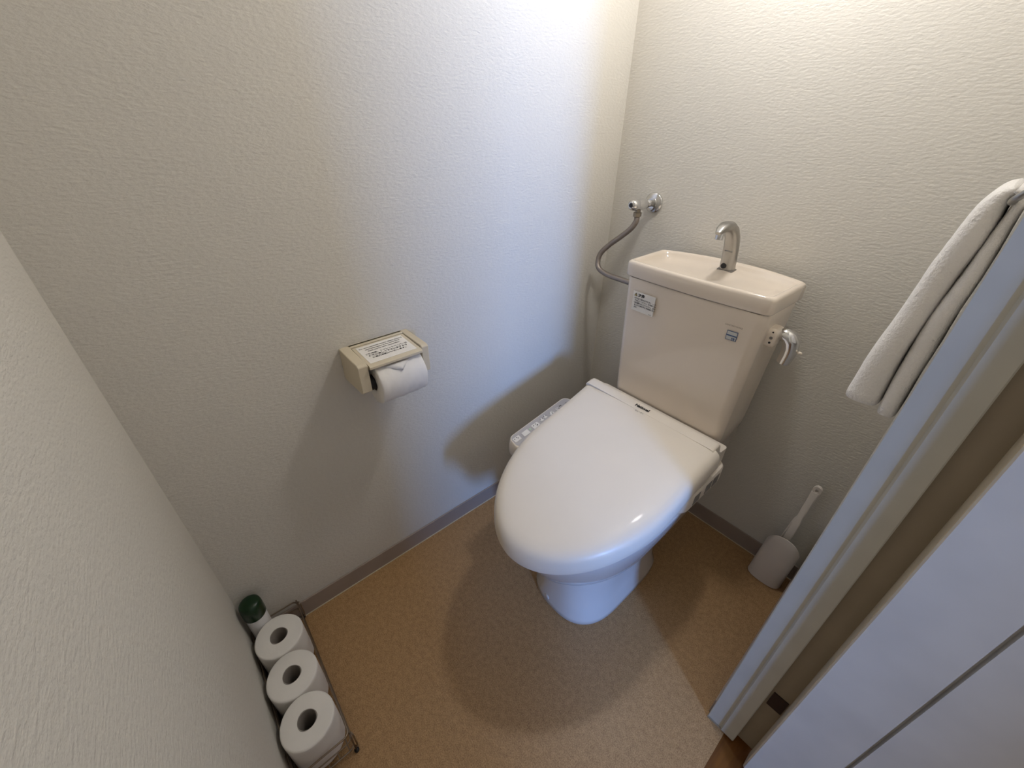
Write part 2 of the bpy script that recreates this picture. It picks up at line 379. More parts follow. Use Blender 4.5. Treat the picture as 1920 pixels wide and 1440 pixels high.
for v0, u0 in ((0.045, 0.36), (0.085, 0.42), (0.075, 0.34), (0.335, 0.36), (0.37, 0.34), (0.375, 0.46), (0.385, 0.44), (0.465, 0.28), (0.495, 0.3), (0.53, 0.26), (0.56, 0.28), (0.62, 0.3), (0.655, 0.34), (0.645, 0.42), (0.74, 0.36), (0.76, 0.40), (0.80, 0.30), (0.82, 0.32), (0.90, 0.38), (0.92, 0.40)):
    bm = BM(); x, y, z = cp_pt(u0, v0, 0.4476); cyl(bm, (x, y, 0.4460), (x, y, z), 0.0016, n=8); part('key_symbol', bm, 'ink', cp)
bm = BM(); x, y, z = cp_pt(0.40, 0.272, 0.4470); cyl(bm, (x, y, 0.4458), (x, y, z), 0.0028, n=12); part('indicator_lamp', bm, 'green_led', cp)
# cistern
bm = BM(); S = []
for z, hw, yf_, yb_ in ((0.402, 0.150, -0.196, -0.055), (0.410, 0.156, -0.203, -0.052), (0.50, 0.1625, -0.2075, -0.050), (0.60, 0.1665, -0.210, -0.048), (0.70, 0.1705, -0.2125, -0.046), (0.80, 0.1745, -0.214, -0.045), (0.8205, 0.1752, -0.2145, -0.045), (0.8240, 0.1738, -0.2132, -0.046)):
    c_ = (yf_ + yb_) / 2
    S.append([(0.4055 + x, c_ + y - 0.0075 * (1 - (x / hw) ** 2) * (1 if y < 0 else 0), z) for x, y in rrect(hw, (yb_ - yf_) / 2, 0.022, 8)])
rings(bm, S); tank = part('cistern', bm, 'ceramic', toilet, True, 50)
# basin lid
def lid_tank(g, z, n=20):
    hwF, hwB, yF, yB = 0.1785 - g, 0.1815 - g, -0.2165 + g, -0.050 - g
    P = []
    r = 0.014
    # front edge left -> right, bowed outwards a little
    for i in range(n + 1):
        u = -1 + 2 * i / n; P.append((0.4053 + u * (hwF - r * 0.6), yF - 0.0085 * (1 - u * u)))
    P.append((0.4053 + hwF - r * 0.12, yF + r * 0.35)); P.append((0.4053 + hwF, yF + r))
    for i in range(1, 6): P.append((0.4053 + hwF + (hwB - hwF) * i / 6, yF + r + (yB - 0.008 - yF - r) * i / 6))
    P.append((0.4053 + hwB, yB - 0.008)); P.append((0.4053 + hwB - 0.006, yB))
    for i in range(n + 1):
        u = 1 - 2 * i / n; P.append((0.4053 + u * (hwB - 0.014), yB + 0.0035 + 0.036 * (1 - abs(u) ** 2.1)))
    P.append((0.4053 - hwB + 0.006, yB)); P.append((0.4053 - hwB, yB - 0.008))
    for i in range(5, 0, -1): P.append((0.4053 - hwF - (hwB - hwF) * i / 6, yF + r + (yB - 0.008 - yF - r) * i / 6))
    P.append((0.4053 - hwF, yF + r)); P.append((0.4053 - hwF + r * 0.12, yF + r * 0.35))
    return [(x, y, z) for x, y in P]
def lid_in(d, z):   # inner rings scaled about the basin centre
    o = lid_tank(0, z); c0 = (0.4053, -0.123)
    return [(c0[0] + (x - c0[0]) * (1 - d / 0.18), c0[1] + (y - c0[1]) * (1 - d / 0.098), z) for x, y, z in o]
def ped_z(p):   # raised platform the tap stands on, in the middle rear of the basin
    x, y, z = p; d = ((x - 0.4053) / 0.034) ** 2 + ((y + 0.035) / 0.055) ** 2
    t = max(0.0, min(1.0, 1.35 - d)); t = t * t * (3 - 2 * t)
    return (x, y, z + (0.851 - z) * t if z < 0.851 else z)
bm = BM()
R_ = [lid_tank(0.005, 0.8264), lid_tank(0.0012, 0.8270), lid_tank(0.0, 0.8295), lid_tank(0.0, 0.857), lid_tank(0.001, 0.8615), lid_tank(0.0035, 0.8640), lid_in(0.006, 0.8650), lid_in(0.0095, 0.8648), lid_in(0.0125, 0.8632),
      lid_in(0.0155, 0.859), lid_in(0.019, 0.8535), lid_in(0.025, 0.8475), lid_in(0.036, 0.843), lid_in(0.052, 0.8405), lid_in(0.07, 0.839), lid_in(0.088, 0.838)]
R_ = [[ped_z(p) if k >= 9 else p for p in r] for k, r in enumerate(R_)]
rings(bm, R_); bl = part('basin_lid', bm, 'ceramic', toilet, True, 60)
bm = BM(); rings(bm, [lid_tank(0.0055, 0.8238), lid_tank(0.0055, 0.8266)]); part('seam_shade_ring', bm, 'core', toilet)  # dark ring added to draw the shaded gap under the basin lid
# tap
FX = 0.407
bm = BM(); S = []
path = [((FX, -0.047, 0.850), 0.0170, 0.0165), ((FX, -0.050, 0.868), 0.0170, 0.0155), ((FX, -0.054, 0.888), 0.0168, 0.0142), ((FX, -0.059, 0.910), 0.0165, 0.0134), ((FX, -0.068, 0.932), 0.0160, 0.0128),
        ((FX, -0.083, 0.950), 0.0154, 0.0120), ((FX, -0.103, 0.9615), 0.0146, 0.0112), ((FX, -0.124, 0.9630), 0.0134, 0.0100), ((FX, -0.141, 0.9580), 0.0105, 0.0078), ((FX, -0.151, 0.9515), 0.006, 0.0045)]
for i, (p_, a, b) in enumerate(path):
    p_ = Vector(p_); q0 = Vector(path[max(i - 1, 0)][0]); q1 = Vector(path[min(i + 1, len(path) - 1)][0]); t = (q1 - q0).normalized()
    if i == 0: t = Vector((0, 0, 1))
    nrm = Vector((1, 0, 0)).cross(t).normalized()
    S.append([p_ + Vector((1, 0, 0)) * (a * math.copysign(abs(math.cos(2 * PI * j / 28)) ** 0.72, math.cos(2 * PI * j / 28))) + nrm * (b * math.copysign(abs(math.sin(2 * PI * j / 28)) ** 0.72, math.sin(2 * PI * j / 28))) for j in range(28)])
rings(bm, S); tap = part('tap', bm, 'satin', toilet, True, 60)
bm = BM(); lathe(bm, [(0.0092, 0), (0.0095, 0.010), (0.0088, 0.020), (0.0065, 0.021)], (FX, -0.137, 0.957), (0, -0.10, -1), 24); part('spout_tip', bm, 'chrome', tap, True, 40)
bm = BM(); lathe(bm, [(0.0066, -0.002), (0.0066, 0.0008), (0.0052, 0.0012)], (FX - 0.003, -0.0660, 0.8620), (0, -0.99, 0.15), 24); part('sensor_window', bm, 'black', tap, True, 40)
bm = BM(); cyl(bm, (FX - 0.008, -0.0703, 0.899), (FX + 0.010, -0.0703, 0.899), 0.0018, n=10); part('ridge', bm, 'satin', tap, True)
bm = BM(); rings(bm, [[(FX + x, -0.047 + y, z) for x, y in rrect(0.0195 - g, 0.0180 - g, 0.007)] for z, g in ((0.8485, 0), (0.8515, 0), (0.8525, 0.001))]); part('tap_base', bm, 'inkgrey', tap, True, 40)
# flush lever on the right flank
def sx(z): return 0.4055 + 0.1705 + (z - 0.70) * 0.04
bm = BM(); R_ = []
for dx, g in ((-0.003, 0), (0.012, 0), (0.0175, 0.002), (0.019, 0.005)):
    R_.append([(0.5785 + dx, -0.158 + y, 0.768 + z) for y, z in rrect(0.023 - g, 0.022 - g, 0.011)])
rings(bm, R_); mt = part('lever_mount', bm, 'ceramic', toilet, True, 50)
for y_, z_, r_, m_ in ((-0.1812, 0.760, 0.0024, 'ink'), (-0.1812, 0.771, 0.0034, 'inkgrey'), (-0.1800, 0.7835, 0.0020, 'ink')):
    bm = BM(); cyl(bm, (0.5890, y_ + 0.002, z_), (0.5890, y_ - 0.0004, z_), r_, n=12); part('mount_symbol', bm, m_, mt)
bm = BM(); S = []
for (x, y, z), a, b in (((0.594, -0.150, 0.774), 0.013, 0.0125), ((0.604, -0.150, 0.776), 0.0155, 0.0145), ((0.614, -0.149, 0.772), 0.0170, 0.0160), ((0.6205, -0.147, 0.762), 0.0175, 0.0165),
                        ((0.6225, -0.144, 0.748), 0.0172, 0.0160), ((0.6215, -0.141, 0.733), 0.0165, 0.0152), ((0.6195, -0.139, 0.719), 0.0158, 0.0144), ((0.6180, -0.138, 0.709), 0.0150, 0.0138)):
    S.append((Vector((x, y, z)), a, b))
R_ = []
for i, (p_, a, b) in enumerate(S):
    t = (S[min(i + 1, len(S) - 1)][0] - S[max(i - 1, 0)][0]).normalized(); yv = Vector((0, 1, 0)); nv = t.cross(yv).normalized()
    R_.append([p_ + yv * a * math.cos(2 * PI * j / 24) + nv * b * math.sin(2 * PI * j / 24) for j in range(24)])
rings(bm, R_); part('flush_lever', bm, 'chrome', toilet, True, 60)
bm = BM(); lathe(bm, [(0.002, 0), (0.0035, 0.004), (0.003, 0.008), (0.001, 0.009)], (0.6375, -0.148, 0.745), (1, 0, 0), 12); part('lever_pip', bm, 'ceramic', toilet, True)
# stickers on the cistern front
def front_y(x, z): return -0.2142 - 0.0075 * (1 - ((x - 0.4055) / 0.174) ** 2) + (0.80 - z) * 0.018
def sticker(name, xa, xb, za, zb, mat, parent, lift=0.0006, skew=0.0):
    bm = BM(); q = []
    for x, z in ((xa, za), (xb, za), (xb, zb), (xa, zb)): q.append((x, front_y(x, z), z))
    rings(bm, [[(x, y + 0.0003, z) for x, y, z in q], [(x, y - lift, z) for x, y, z in q]]); return part(name, bm, mat, parent)
ws = sticker('warning_sticker', 0.262, 0.329, 0.7420, 0.7935, 'paperlabel', tank, 0.0012)
YS = -0.2212
def ttext(name, body, size, x, z, mat='ink', bold=0.0, par=None, line=1.0, spacing=1.0):
    xd = Vector((1, -0.048, 0)) if x < 0.4 else Vector((1, 0.055, 0))
    return text_mesh(name, body, size, mat, (x, front_y(x, z) - 0.0013, z), xd, (0, 0.018, 1), par or ws, 'LEFT', bold, 0.0003, spacing, line)
bm = BM(); x, z = 0.2665, 0.7815
def fy(x, z, l=0.0016): return (x, front_y(x, z) - l, z)
rings(bm, [[fy(x, z), fy(x + 0.009, z), fy(x + 0.0045, z + 0.0085)], [fy(x, z, 0.0019), fy(x + 0.009, z, 0.0019), fy(x + 0.0045, z + 0.0085, 0.0019)]]); part('warning_triangle', bm, 'ink', tank)
bm = BM(); x, z = 0.2683, 0.7823
rings(bm, [[fy(x, z, 0.0018), fy(x + 0.0054, z, 0.0018), fy(x + 0.0027, z + 0.005, 0.0018)], [fy(x, z, 0.0022), fy(x + 0.0054, z, 0.0022), fy(x + 0.0027, z + 0.005, 0.0022)]]); part('warning_triangle_fill', bm, 'yellow', tank)
t_ = ttext('warning_heading', '注意', 0.0098, 0.2780, 0.7815, bold=0.0004, par=tank)
ttext('warning_text', '・手を洗う場合は水を流してから\n　使用してください。手洗鉢には\n・物を置かないでください。水が\n　あふれて床を濡らす原因となり\n　ます。', 0.0046, 0.2650, 0.7740, bold=0.00009, par=tank, line=1.28)
ttext('maker_print', 'INAX', 0.0036, 0.3170, 0.7435, par=tank)
ttext('faint_print', 'SANITARYWARE', 0.0050, 0.5045, 0.7845, 'inkbrown', 0.00012, par=tank)
em = sticker('emblem', 0.5125, 0.5355, 0.7520, 0.7735, 'blue', tank, 0.0006)
sticker('emblem_field', 0.5137, 0.5343, 0.7532, 0.7723, 'pale_blue', tank, 0.0009)
sticker('emblem_band', 0.5137, 0.5343, 0.7618, 0.7645, 'blue', tank, 0.0012)
ttext('emblem_print', 'Hi', 0.0070, 0.5255, 0.7545, 'blue', 0.0004, par=tank)
# maker name printed on the lid
def lz(x, y):
    t = (-0.281 - y) / 0.492; return zpl(t, 0.0195)
sl = (LZF - LZR) / 0.492
for body, size, x, y, mt_, bd, nm in (('National', 0.0118, 0.3760, -0.3010, 'ink', 0.0007, 'maker_name'), ('ビューティ', 0.0052, 0.3860, -0.3150, 'inkgrey', 0.0001, 'model_text')):
    text_mesh(nm, body, size, mt_, (x, y, (0.5296 if y > -0.305 else zpl((-0.281 - y) / 0.492, 0.0197))), (1, 0.02, 0), (0.0, 1, 0.20), bpy.data.objects['hinge_cover' if y > -0.305 else 'lid'], 'LEFT', bd, 0.0006)

# ------------------------------------------------------------------ stop valve with supply hose
vx, vz = 0.1415, 0.969
sv = thing('stop_valve', (vx, 0, vz), 'chrome stop valve on the back wall with a braided hose running down to the cistern', 'valve')
bm = BM(); lathe(bm, [(0.0275, 0.0005), (0.028, 0.003), (0.026, 0.006), (0.021, 0.0085), (0.014, 0.0105), (0.0135, 0.014)], (vx, 0, vz), (0, -1, 0), 40); part('wall_flange', bm, 'chrome', sv, True, 50)
bm = BM(); lathe(bm, [(0.0095, 0.008), (0.0098, 0.022), (0.0118, 0.030), (0.0140, 0.040), (0.0152, 0.050), (0.0150, 0.062), (0.0140, 0.067)], (vx, 0, vz), (-0.16, -1, 0.0), 28)
part('valve_body', bm, 'chrome', sv, True, 50)
bm = BM(); lathe(bm, [(0.0140, 0.067), (0.0152, 0.070), (0.0154, 0.080), (0.0132, 0.088), (0.0080, 0.0925), (0.0070, 0.092)], (vx, 0, vz), (-0.16, -1, 0.0), 28); cap_ = part('valve_cap', bm, 'chrome', sv, True, 40)
bm = BM(); d_ = Vector((-0.16, -1, 0)).normalized(); p_ = Vector((vx, 0, vz)) + d_ * 0.0925; cyl(bm, p_ - d_ * 0.001, p_ + d_ * 0.0006, 0.0055, n=18); part('screw_slot', bm, 'black', cap_)
nx, ny = vx - 0.0095, -0.060
bm = BM(); cyl(bm, (nx, ny, vz - 0.010), (nx, ny, vz - 0.024), 0.0075, n=20); lathe(bm, [(0.0085, 0.020), (0.0115, 0.021), (0.0115, 0.031), (0.0085, 0.033)], (nx, ny, vz), (0, 0, -1), 6); part('hose_nut', bm, 'brass', sv, False)
bm = BM()
hp = catmull([(nx, ny, vz - 0.030), (nx + 0.001, ny - 0.002, vz - 0.045), (nx - 0.010, ny - 0.006, vz - 0.066), (nx - 0.036, ny - 0.012, vz - 0.092), (nx - 0.066, ny - 0.020, vz - 0.120), (nx - 0.089, ny - 0.030, vz - 0.152),
              (nx - 0.083, ny - 0.040, vz - 0.186), (nx - 0.048, ny - 0.044, vz - 0.200), (nx + 0.010, ny - 0.044, vz - 0.203), (nx + 0.060, ny - 0.044, vz - 0.204), (0.2325, ny - 0.044, vz - 0.204)], 22)
tube(bm, hp, 0.0077, 14, smooth=False, corr=0.035); part('hose', bm, 'hose', sv, True, 60)

# ------------------------------------------------------------------ paper holder
ph = thing('paper_holder', (0, -0.818, 0.74), 'beige plastic toilet paper holder on the left wall, notice on its flap', 'paper holder')
def plate(ya, yb):
    """side plate outline in x,z"""
    o = [(0.0, 0.744), (0.094, 0.744), (0.1015, 0.740), (0.1020, 0.680), (0.094, 0.6755), (0.0, 0.668)]
    bm = BM(); rings(bm, [[(x, ya, z) for x, z in o], [(x, yb, z) for x, z in o]])
    bmesh.ops.bevel(bm, geom=[e for e in bm.edges], offset=0.0012, segments=1, affect='EDGES'); return bm
part('side_plate', plate(-0.897, -0.876), 'holder', ph, True, 30)
part('side_plate', plate(-0.7525, -0.7365), 'holder', ph, True, 30)
bm = BM(); box(bm, (0.0, -0.876, 0.668), (0.006, -0.7525, 0.744)); part('back_plate', bm, 'holder', ph)
bm = BM(); box(bm, (0.0005, -0.877, 0.735), (0.013, -0.752, 0.744), 0.001, 1); part('top_rail', bm, 'holder', ph, True, 30)
bm = BM(); box(bm, (0.0126, -0.8755, 0.722), (0.0162, -0.7535, 0.7335)); part('slot_shade_strip', bm, 'black', ph)  # black strip added so the slot behind the flap reads as shade
bm = BM(); R_ = []
o = [(0.0158, 0.7425), (0.104, 0.7395), (0.1085, 0.7370), (0.1090, 0.7325), (0.106, 0.7310), (0.0158, 0.7375)]
rings(bm, [[(x, -0.8745, z) for x, z in o], [(x, -0.7545, z) for x, z in o]]); fl = part('flap', bm, 'holder', ph, True, 40)
def fz(x): return 0.7425 - (x - 0.0158) * 0.034
bm = BM(); q = [(0.0205, -0.868), (0.0205, -0.762), (0.097, -0.762), (0.097, -0.868)]
rings(bm, [[(x, y, fz(x) + 0.0001) for x, y in q], [(x, y, fz(x) + 0.0006) for x, y in q]]); part('notice_label', bm, 'paperlabel', fl)
n_dir = (0, 1, 0); up_dir = (-1, 0, 0.034)
lines = [('For environmental reasons, please throw it', 0.0057, 0.033, 0.00012), ('used toilet paper in the toilet bowl', 0.0057, 0.041, 0.00012), ('thank you for your cooperation.', 0.0057, 0.049, 0.00012),
         ('ご使用後、トイレットペーパーは', 0.0064, 0.062, 0.00012), ('便器に流して下さいますよう', 0.0068, 0.071, 0.0002), ('ご協力お願いいたします。', 0.0068, 0.080, 0.0002)]
for body, size, x, bd in lines:
    text_mesh('notice_text', body, size, 'ink', (x, -0.8145, fz(x) + 0.0007), n_dir, up_dir, fl, 'CENTER', bd, 0.0003)
bm = BM(); cyl(bm, (0.0760, -0.877, 0.6835), (0.0760, -0.7520, 0.6835), 0.0160, n=24); part('spindle', bm, 'black', ph, True, 40)
# roll in the holder
def paper_roll(name, center, axis, R0, r0, Lh, label, group=None, bumps=False):
    """thing with rolled paper, cardboard core"""
    c = Vector(center); d = Vector(axis).normalized(); u = d.orthogonal().normalized(); w = d.cross(u)
    root = thing(name, c, label, 'toilet paper', group)
    n = 64
    def ring(r, hgt, k=0):
        return [c + d * hgt + (r + (0.0006 * math.sin(3 * (2 * PI * i / n) + k) + (0.0007 * math.sin(7 * (2 * PI * i / n) + 5 * hgt * 40 + k) if bumps else 0))) * (math.cos(2 * PI * i / n) * u + math.sin(2 * PI * i / n) * w) for i in range(n)]
    bm = BM(); h2 = Lh / 2
    rs = [ring(r0, -h2), ring(R0 - 0.004, -h2 - 0.0003), ring(R0 - 0.0012, -h2 + 0.0006), ring(R0, -h2 + 0.003)]
    for i in range(1, 12): rs.append(ring(R0 + (random.uniform(-0.0006, 0.0006) if bumps else 0), -h2 + 0.003 + (Lh - 0.006) * i / 12, i * 0.3 if bumps else 0))
    rs += [ring(R0, h2 - 0.003), ring(R0 - 0.0012, h2 - 0.0006), ring(R0 - 0.004, h2 + 0.0003), ring(r0, h2)]
    V = rings(bm, rs, False, False)
    a, b = V[0], V[-1]
    for i in range(n): bm.faces.new((a[i], b[i], b[(i + 1) % n], a[(i + 1) % n]))
    part('rolled_paper', bm, 'paper', root, True, 50)
    bm = BM(); R_ = []
    for r, hh in ((r0 - 0.0002, -h2 + 0.0005), (r0 - 0.0002, h2 - 0.0005), (r0 - 0.0014, h2 - 0.0005), (r0 - 0.0014, -h2 + 0.0005)):
        R_.append([c + d * hh + r * (math.cos(2 * PI * i / n) * u + math.sin(2 * PI * i / n) * w) for i in range(n)])
    V = rings(bm, R_, False, False)
    for i in range(n): bm.faces.new((V[-1][i], V[0][i], V[0][(i + 1) % n], V[-1][(i + 1) % n]))
    part('cardboard_core', bm, 'core', root, True, 50)
    return root
pr = paper_roll('toilet_roll', (0.0760, -0.8095, 0.6820), (0, 1, 0), 0.0498, 0.019, 0.1060, 'part-used white toilet roll held under the flap of the wall holder', bumps=True)
# folded point of the loose sheet, lying on the front of the roll
bm = BM()
def rp(y, ang, r=0.0508): return (0.0760 + r * math.cos(ang), y, 0.6820 + r * math.sin(ang))
A_ = []
for i in range(9):
    a = math.radians(58 - 22 * i / 8); half = 0.028 * (1 - i / 8) + 0.0002
    yc = -0.815 + 0.004 * i / 8
    A_.append([rp(yc - half, a, 0.0510 + 0.0012), rp(yc, a, 0.0513 + 0.0022 + 0.0006 * i), rp(yc + half, a, 0.0510 + 0.0012)])
V = [[bm.verts.new(p) for p in r] for r in A_]
for a, b in zip(V, V[1:]):
    for i in range(2): bm.faces.new((a[i], a[i + 1], b[i + 1], b[i]))
sh = part('folded_sheet_end', bm, 'paper', pr, True)
md = sh.modifiers.new('thickness', 'SOLIDIFY'); md.thickness = 0.0008

# ------------------------------------------------------------------ basket with three rolls and a can
RY = -W + 0.0580
for i, x in enumerate((0.1045, 0.2080, 0.3115)):
    lab = ['upright white toilet roll in the wire basket, the one next to the green-capped can', 'upright white toilet roll in the wire basket, the middle of the three', 'upright white toilet roll in the wire basket, the one nearest the camera'][i]
    x = (0.1035, 0.2145, 0.3255)[i] if False else x
    paper_roll('toilet_roll', (x, RY, 0.018 + 0.057), (0, 0, 1), 0.0512, 0.0190, 0.114, lab, 'spare toilet rolls in the basket')
bk = thing('wire_basket', (0.2, RY, 0), 'dark bronze wire basket on the floor along the near wall, holding rolls', 'basket')
BX0, BX1, BY0, BY1 = 0.006, 0.3675, -W + 0.0045, RY + 0.0545
def wire(name, pts, r=0.0014, parent=None, smooth=False, k=6, mat='wire'):
    bm = BM(); tube(bm, pts, r, 8, k, smooth); return part(name, bm, mat, parent or bk, True)
def loop(z, off=0.0):
    a = [(x, y, z) for x, y in [(0.5 * (BX0 + BX1) + px, 0.5 * (BY0 + BY1) + py) for px, py in rrect((BX1 - BX0) / 2 - off, (BY1 - BY0) / 2 - off, 0.012, 4)]]
    return a + [a[0], a[1]]
wire('top_rail', loop(0.080), 0.0019); wire('middle_rail', loop(0.050), 0.0014); wire('bottom_rail', loop(0.014), 0.0016)
for i in range(5):
    y = BY0 + 0.012 + (BY1 - BY0 - 0.024) * i / 4
    wire('bottom_wire', [(BX0, y, 0.0145), (BX1, y, 0.0145)], 0.0012)
for x in (BX0, BX1):
    for y in (BY0, BY1):
        sx_ = 1 if x > 0.2 else -1
        xx = x + (0.003 * sx_ if sx_ > 0 else 0)
        wire('corner_post', [(x, y, 0.0805), (xx, y, 0.050), (xx, y, 0.008)], 0.0020)
        bm = BM(); lathe(bm, [(0.002, 0.0), (0.0048, 0.001), (0.0052, 0.006), (0.003, 0.009)], (xx, y, 0.0), (0, 0, 1), 16); part('foot', bm, 'black', bk, True)
for sy in (BY1,):
    # small S-shaped handle loops at the room-side corners
    for x, s in ((BX1, 1), (BX0 + 0.012, 1)):
        pts = [(x - 0.004, sy, 0.080), (x + 0.002 * s, sy + 0.004, 0.088), (x + 0.008 * s, sy + 0.006, 0.083), (x + 0.010 * s, sy + 0.006, 0.067), (x + 0.014 * s, sy + 0.006, 0.052), (x + 0.010 * s, sy + 0.004, 0.036), (x + 0.003, sy, 0.030)]
        wire('scroll_wire', pts, 0.0016, smooth=True, mat='wire')
can = thing('spray_can', (0.038, -1.236, 0), 'white can with a dark green cap in the corner behind the rolls', 'can')
cx_, cy_ = 0.0335, -1.2345
bm = BM(); lathe(bm, [(0.019, 0.0165), (0.0225, 0.018), (0.0225, 0.150), (0.0215, 0.1565)], (cx_, cy_, 0), (0, 0, 1), 32); part('can_body', bm, 'white', can, True, 40)
bm = BM(); lathe(bm, [(0.0228, 0.1565), (0.0240, 0.158), (0.0238, 0.190), (0.0222, 0.199), (0.0180, 0.2035), (0.004, 0.205)], (cx_, cy_, 0), (0, 0, 1), 32); part('cap', bm, 'green', can, True, 60)
can.location = (cx_, cy_, 0)
for ch in can.children: ch.matrix_parent_inverse = inv(can)

# ------------------------------------------------------------------ toilet brush
tb = thing('toilet_brush', (0.768, -0.07, 0), 'off-white toilet brush standing in its cup against the back wall', 'toilet brush')
bm = BM(); R_ = []
def cup(z, g, lean=0.0, k=1.0):
    out = []
    for i in range(40):
        a = 2 * PI * i / 40; c, s = math.cos(a), math.sin(a); e = 2.6
        out.append((0.768 + (0.0445 * k - g) * math.copysign(abs(c) ** (2 / e), c), -0.056 + lean - (-(0.026 * k - g)) * math.copysign(abs(s) ** (2 / e), s), z))
    return out
for z, g, l, k in ((0.0, 0.004, 0, 1), (0.003, 0.0, 0, 1.0), (0.06, 0, 0, 0.98), (0.10, 0, 0, 0.965), (0.12, 0, 0, 0.955), (0.135, 0.0, 0, 0.945), (0.1375, 0.0008, 0, 0.94), (0.1375, 0.003, 0, 0.94), (0.10, 0.003, 0, 0.95), (0.03, 0.004, 0, 0.96)): R_.append(cup(z, g, l, k))
def slope(p):   # the rim arches up in front and drops away behind, where the handle stands
    x, y, z = p; t = max(0, (z - 0.06) / 0.0775); f = max(0, min(1, (-0.045 - y) / 0.030))
    return (x + 0.05 * max(0, z - 0.02), y, z + t * (-0.004 + 0.066 * f - 15 * (x - 0.768) ** 2 * f))
rings(bm, [[slope(p) for p in r] for r in R_]); part('cup', bm, 'brush', tb, True, 50)
bm = BM(); R_ = []
for (x, y, z), a, b in (((0.770, -0.058, 0.06), 0.008, 0.005), ((0.7715, -0.052, 0.165), 0.0085, 0.005), ((0.7725, -0.045, 0.25), 0.0095, 0.005), ((0.773, -0.0435, 0.262), 0.0072, 0.0045), ((0.775, -0.036, 0.33), 0.0085, 0.0045), ((0.776, -0.032, 0.352), 0.0098, 0.0045)):
    R_.append([(x + px, y + py, z) for px, py in rrect(a, b, 0.0035, 4)])
rings(bm, R_); hd = part('handle', bm, 'brush', tb, True, 50)
bm = BM()
prof_ = []
R_ = []
for j in range(20):
    a = 2 * PI * j / 20
    R_.append(a)
def eye(r, yy): return [(0.7764 + r * math.cos(a), yy, 0.360 + r * 1.25 * math.sin(a)) for a in R_]
V = rings(bm, [eye(0.0040, -0.0355), eye(0.0098, -0.0355), eye(0.0102, -0.031), eye(0.0098, -0.0265), eye(0.0040, -0.0265)], False, False)
for i in range(20): bm.faces.new((V[-1][i], V[0][i], V[0][(i + 1) % 20], V[-1][(i + 1) % 20]))
part('hanging_eye', bm, 'brush', tb, True, 50)
bm = BM(); tube(bm, [(0.757, -0.050, 0.15), (0.7605, -0.048, 0.20), (0.7635, -0.0455, 0.245), (0.7668, -0.044, 0.262)], 0.0016, 8); part('handle_rib', bm, 'brush', tb, True)
bm = BM(); cyl(bm, (0.768, -0.056, 0.006), (0.770, -0.057, 0.085), 0.017, 0.016, 24); part('bristle_head', bm, 'white', tb, True, 40)

# ------------------------------------------------------------------ towel ring and towel
tr = thing('towel_ring', (XR, -0.235, 1.08), 'dark metal towel rail on the right wall with a white towel over it', 'towel rail')
bm = BM(); tube(bm, [(0.826, -0.345, 1.110), (0.822, -0.342, 1.098), (0.8155, -0.335, 1.088), (0.8145, -0.318, 1.0835), (0.8145, -0.235, 1.083), (0.8145, -0.152, 1.0835), (0.8155, -0.135, 1.088), (0.824, -0.128, 1.10)], 0.0042, 12); part('bar', bm, 'satin', tr, True)
for y in (-0.345, -0.128):
    bm = BM(); lathe(bm, [(0.012, 0.0), (0.012, 0.003), (0.006, 0.006)], (XR, y, 1.108), (-1, 0, 0), 20); part('wall_mount', bm, 'satin', tr, True, 40)
tw = thing('towel', (0.79, -0.235, 1.09), 'white terry towel folded over the rail on the right wall', 'towel')
def hang(name, cl, thick, ya, yb, seed):
    """one hanging fold: centre line in x,z, thickness per point; rounded slab between ya and yb"""
    rnd = random.Random(seed); n = 20; bm = BM()
    Q = []; T = []
    for i in range(len(cl) - 1):
        for j in range(5):
            t = j / 5; Q.append((cl[i][0] * (1 - t) + cl[i + 1][0] * t, cl[i][1] * (1 - t) + cl[i + 1][1] * t)); T.append(thick[i] * (1 - t) + thick[i + 1] * t)
    Q.append(cl[-1]); T.append(thick[-1])
    # smooth
    for _ in range(6):
        Q = [Q[0]] + [((Q[i - 1][0] + 2 * Q[i][0] + Q[i + 1][0]) / 4, (Q[i - 1][1] + 2 * Q[i][1] + Q[i + 1][1]) / 4) for i in range(1, len(Q) - 1)] + [Q[-1]]
        T = [T[0]] + [(T[i - 1] + 2 * T[i] + T[i + 1]) / 4 for i in range(1, len(T) - 1)] + [T[-1]]
    R_ = []
    for i, (x, z) in enumerate(Q):
        a = Q[max(i - 1, 0)]; b = Q[min(i + 1, len(Q) - 1)]; tx, tz = b[0] - a[0], b[1] - a[1]; L = math.hypot(tx, tz); nx_, nz_ = -tz / L, tx / L
        wob = 0.0004 * math.sin(i * 0.5 + seed) + rnd.uniform(-0.0002, 0.0002)
        ring = []
        for j in range(n):
            an = 2 * PI * j / n; c, s = math.cos(an), math.sin(an); e = 3.2
            u = (T[i] / 2) * math.copysign(abs(c) ** (2 / e), c) + wob; v = ((yb - ya) / 2 - 0.002 * math.sin(i * 0.3 + seed)) * math.copysign(abs(s) ** (2 / 6), s)
            ring.append((x + nx_ * u, (ya + yb) / 2 + v, z + nz_ * u))
        R_.append(ring)
    # round ends
    def shrink(r, k, dz):
        c = sum((Vector(p) for p in r), Vector()) / len(r); return [tuple(c + (Vector(p) - c) * k + Vector((0, 0, dz))) for p in r]
    R_ = R_ + [shrink(R_[-1], 0.90, -0.003), shrink(R_[-1], 0.62, -0.0055)]
    rings(bm, R_); return part(name, bm, 'towel', tw, True)
hang('front_fold', [(0.8110, 1.0955), (0.8030, 1.090), (0.7980, 1.068), (0.7950, 1.03), (0.7905, 0.99), (0.7855, 0.93), (0.7810, 0.88), (0.7785, 0.83), (0.7780, 0.768)], [0.012, 0.020, 0.030, 0.035, 0.036, 0.036, 0.038, 0.043, 0.048], -0.315, -0.155, 1)
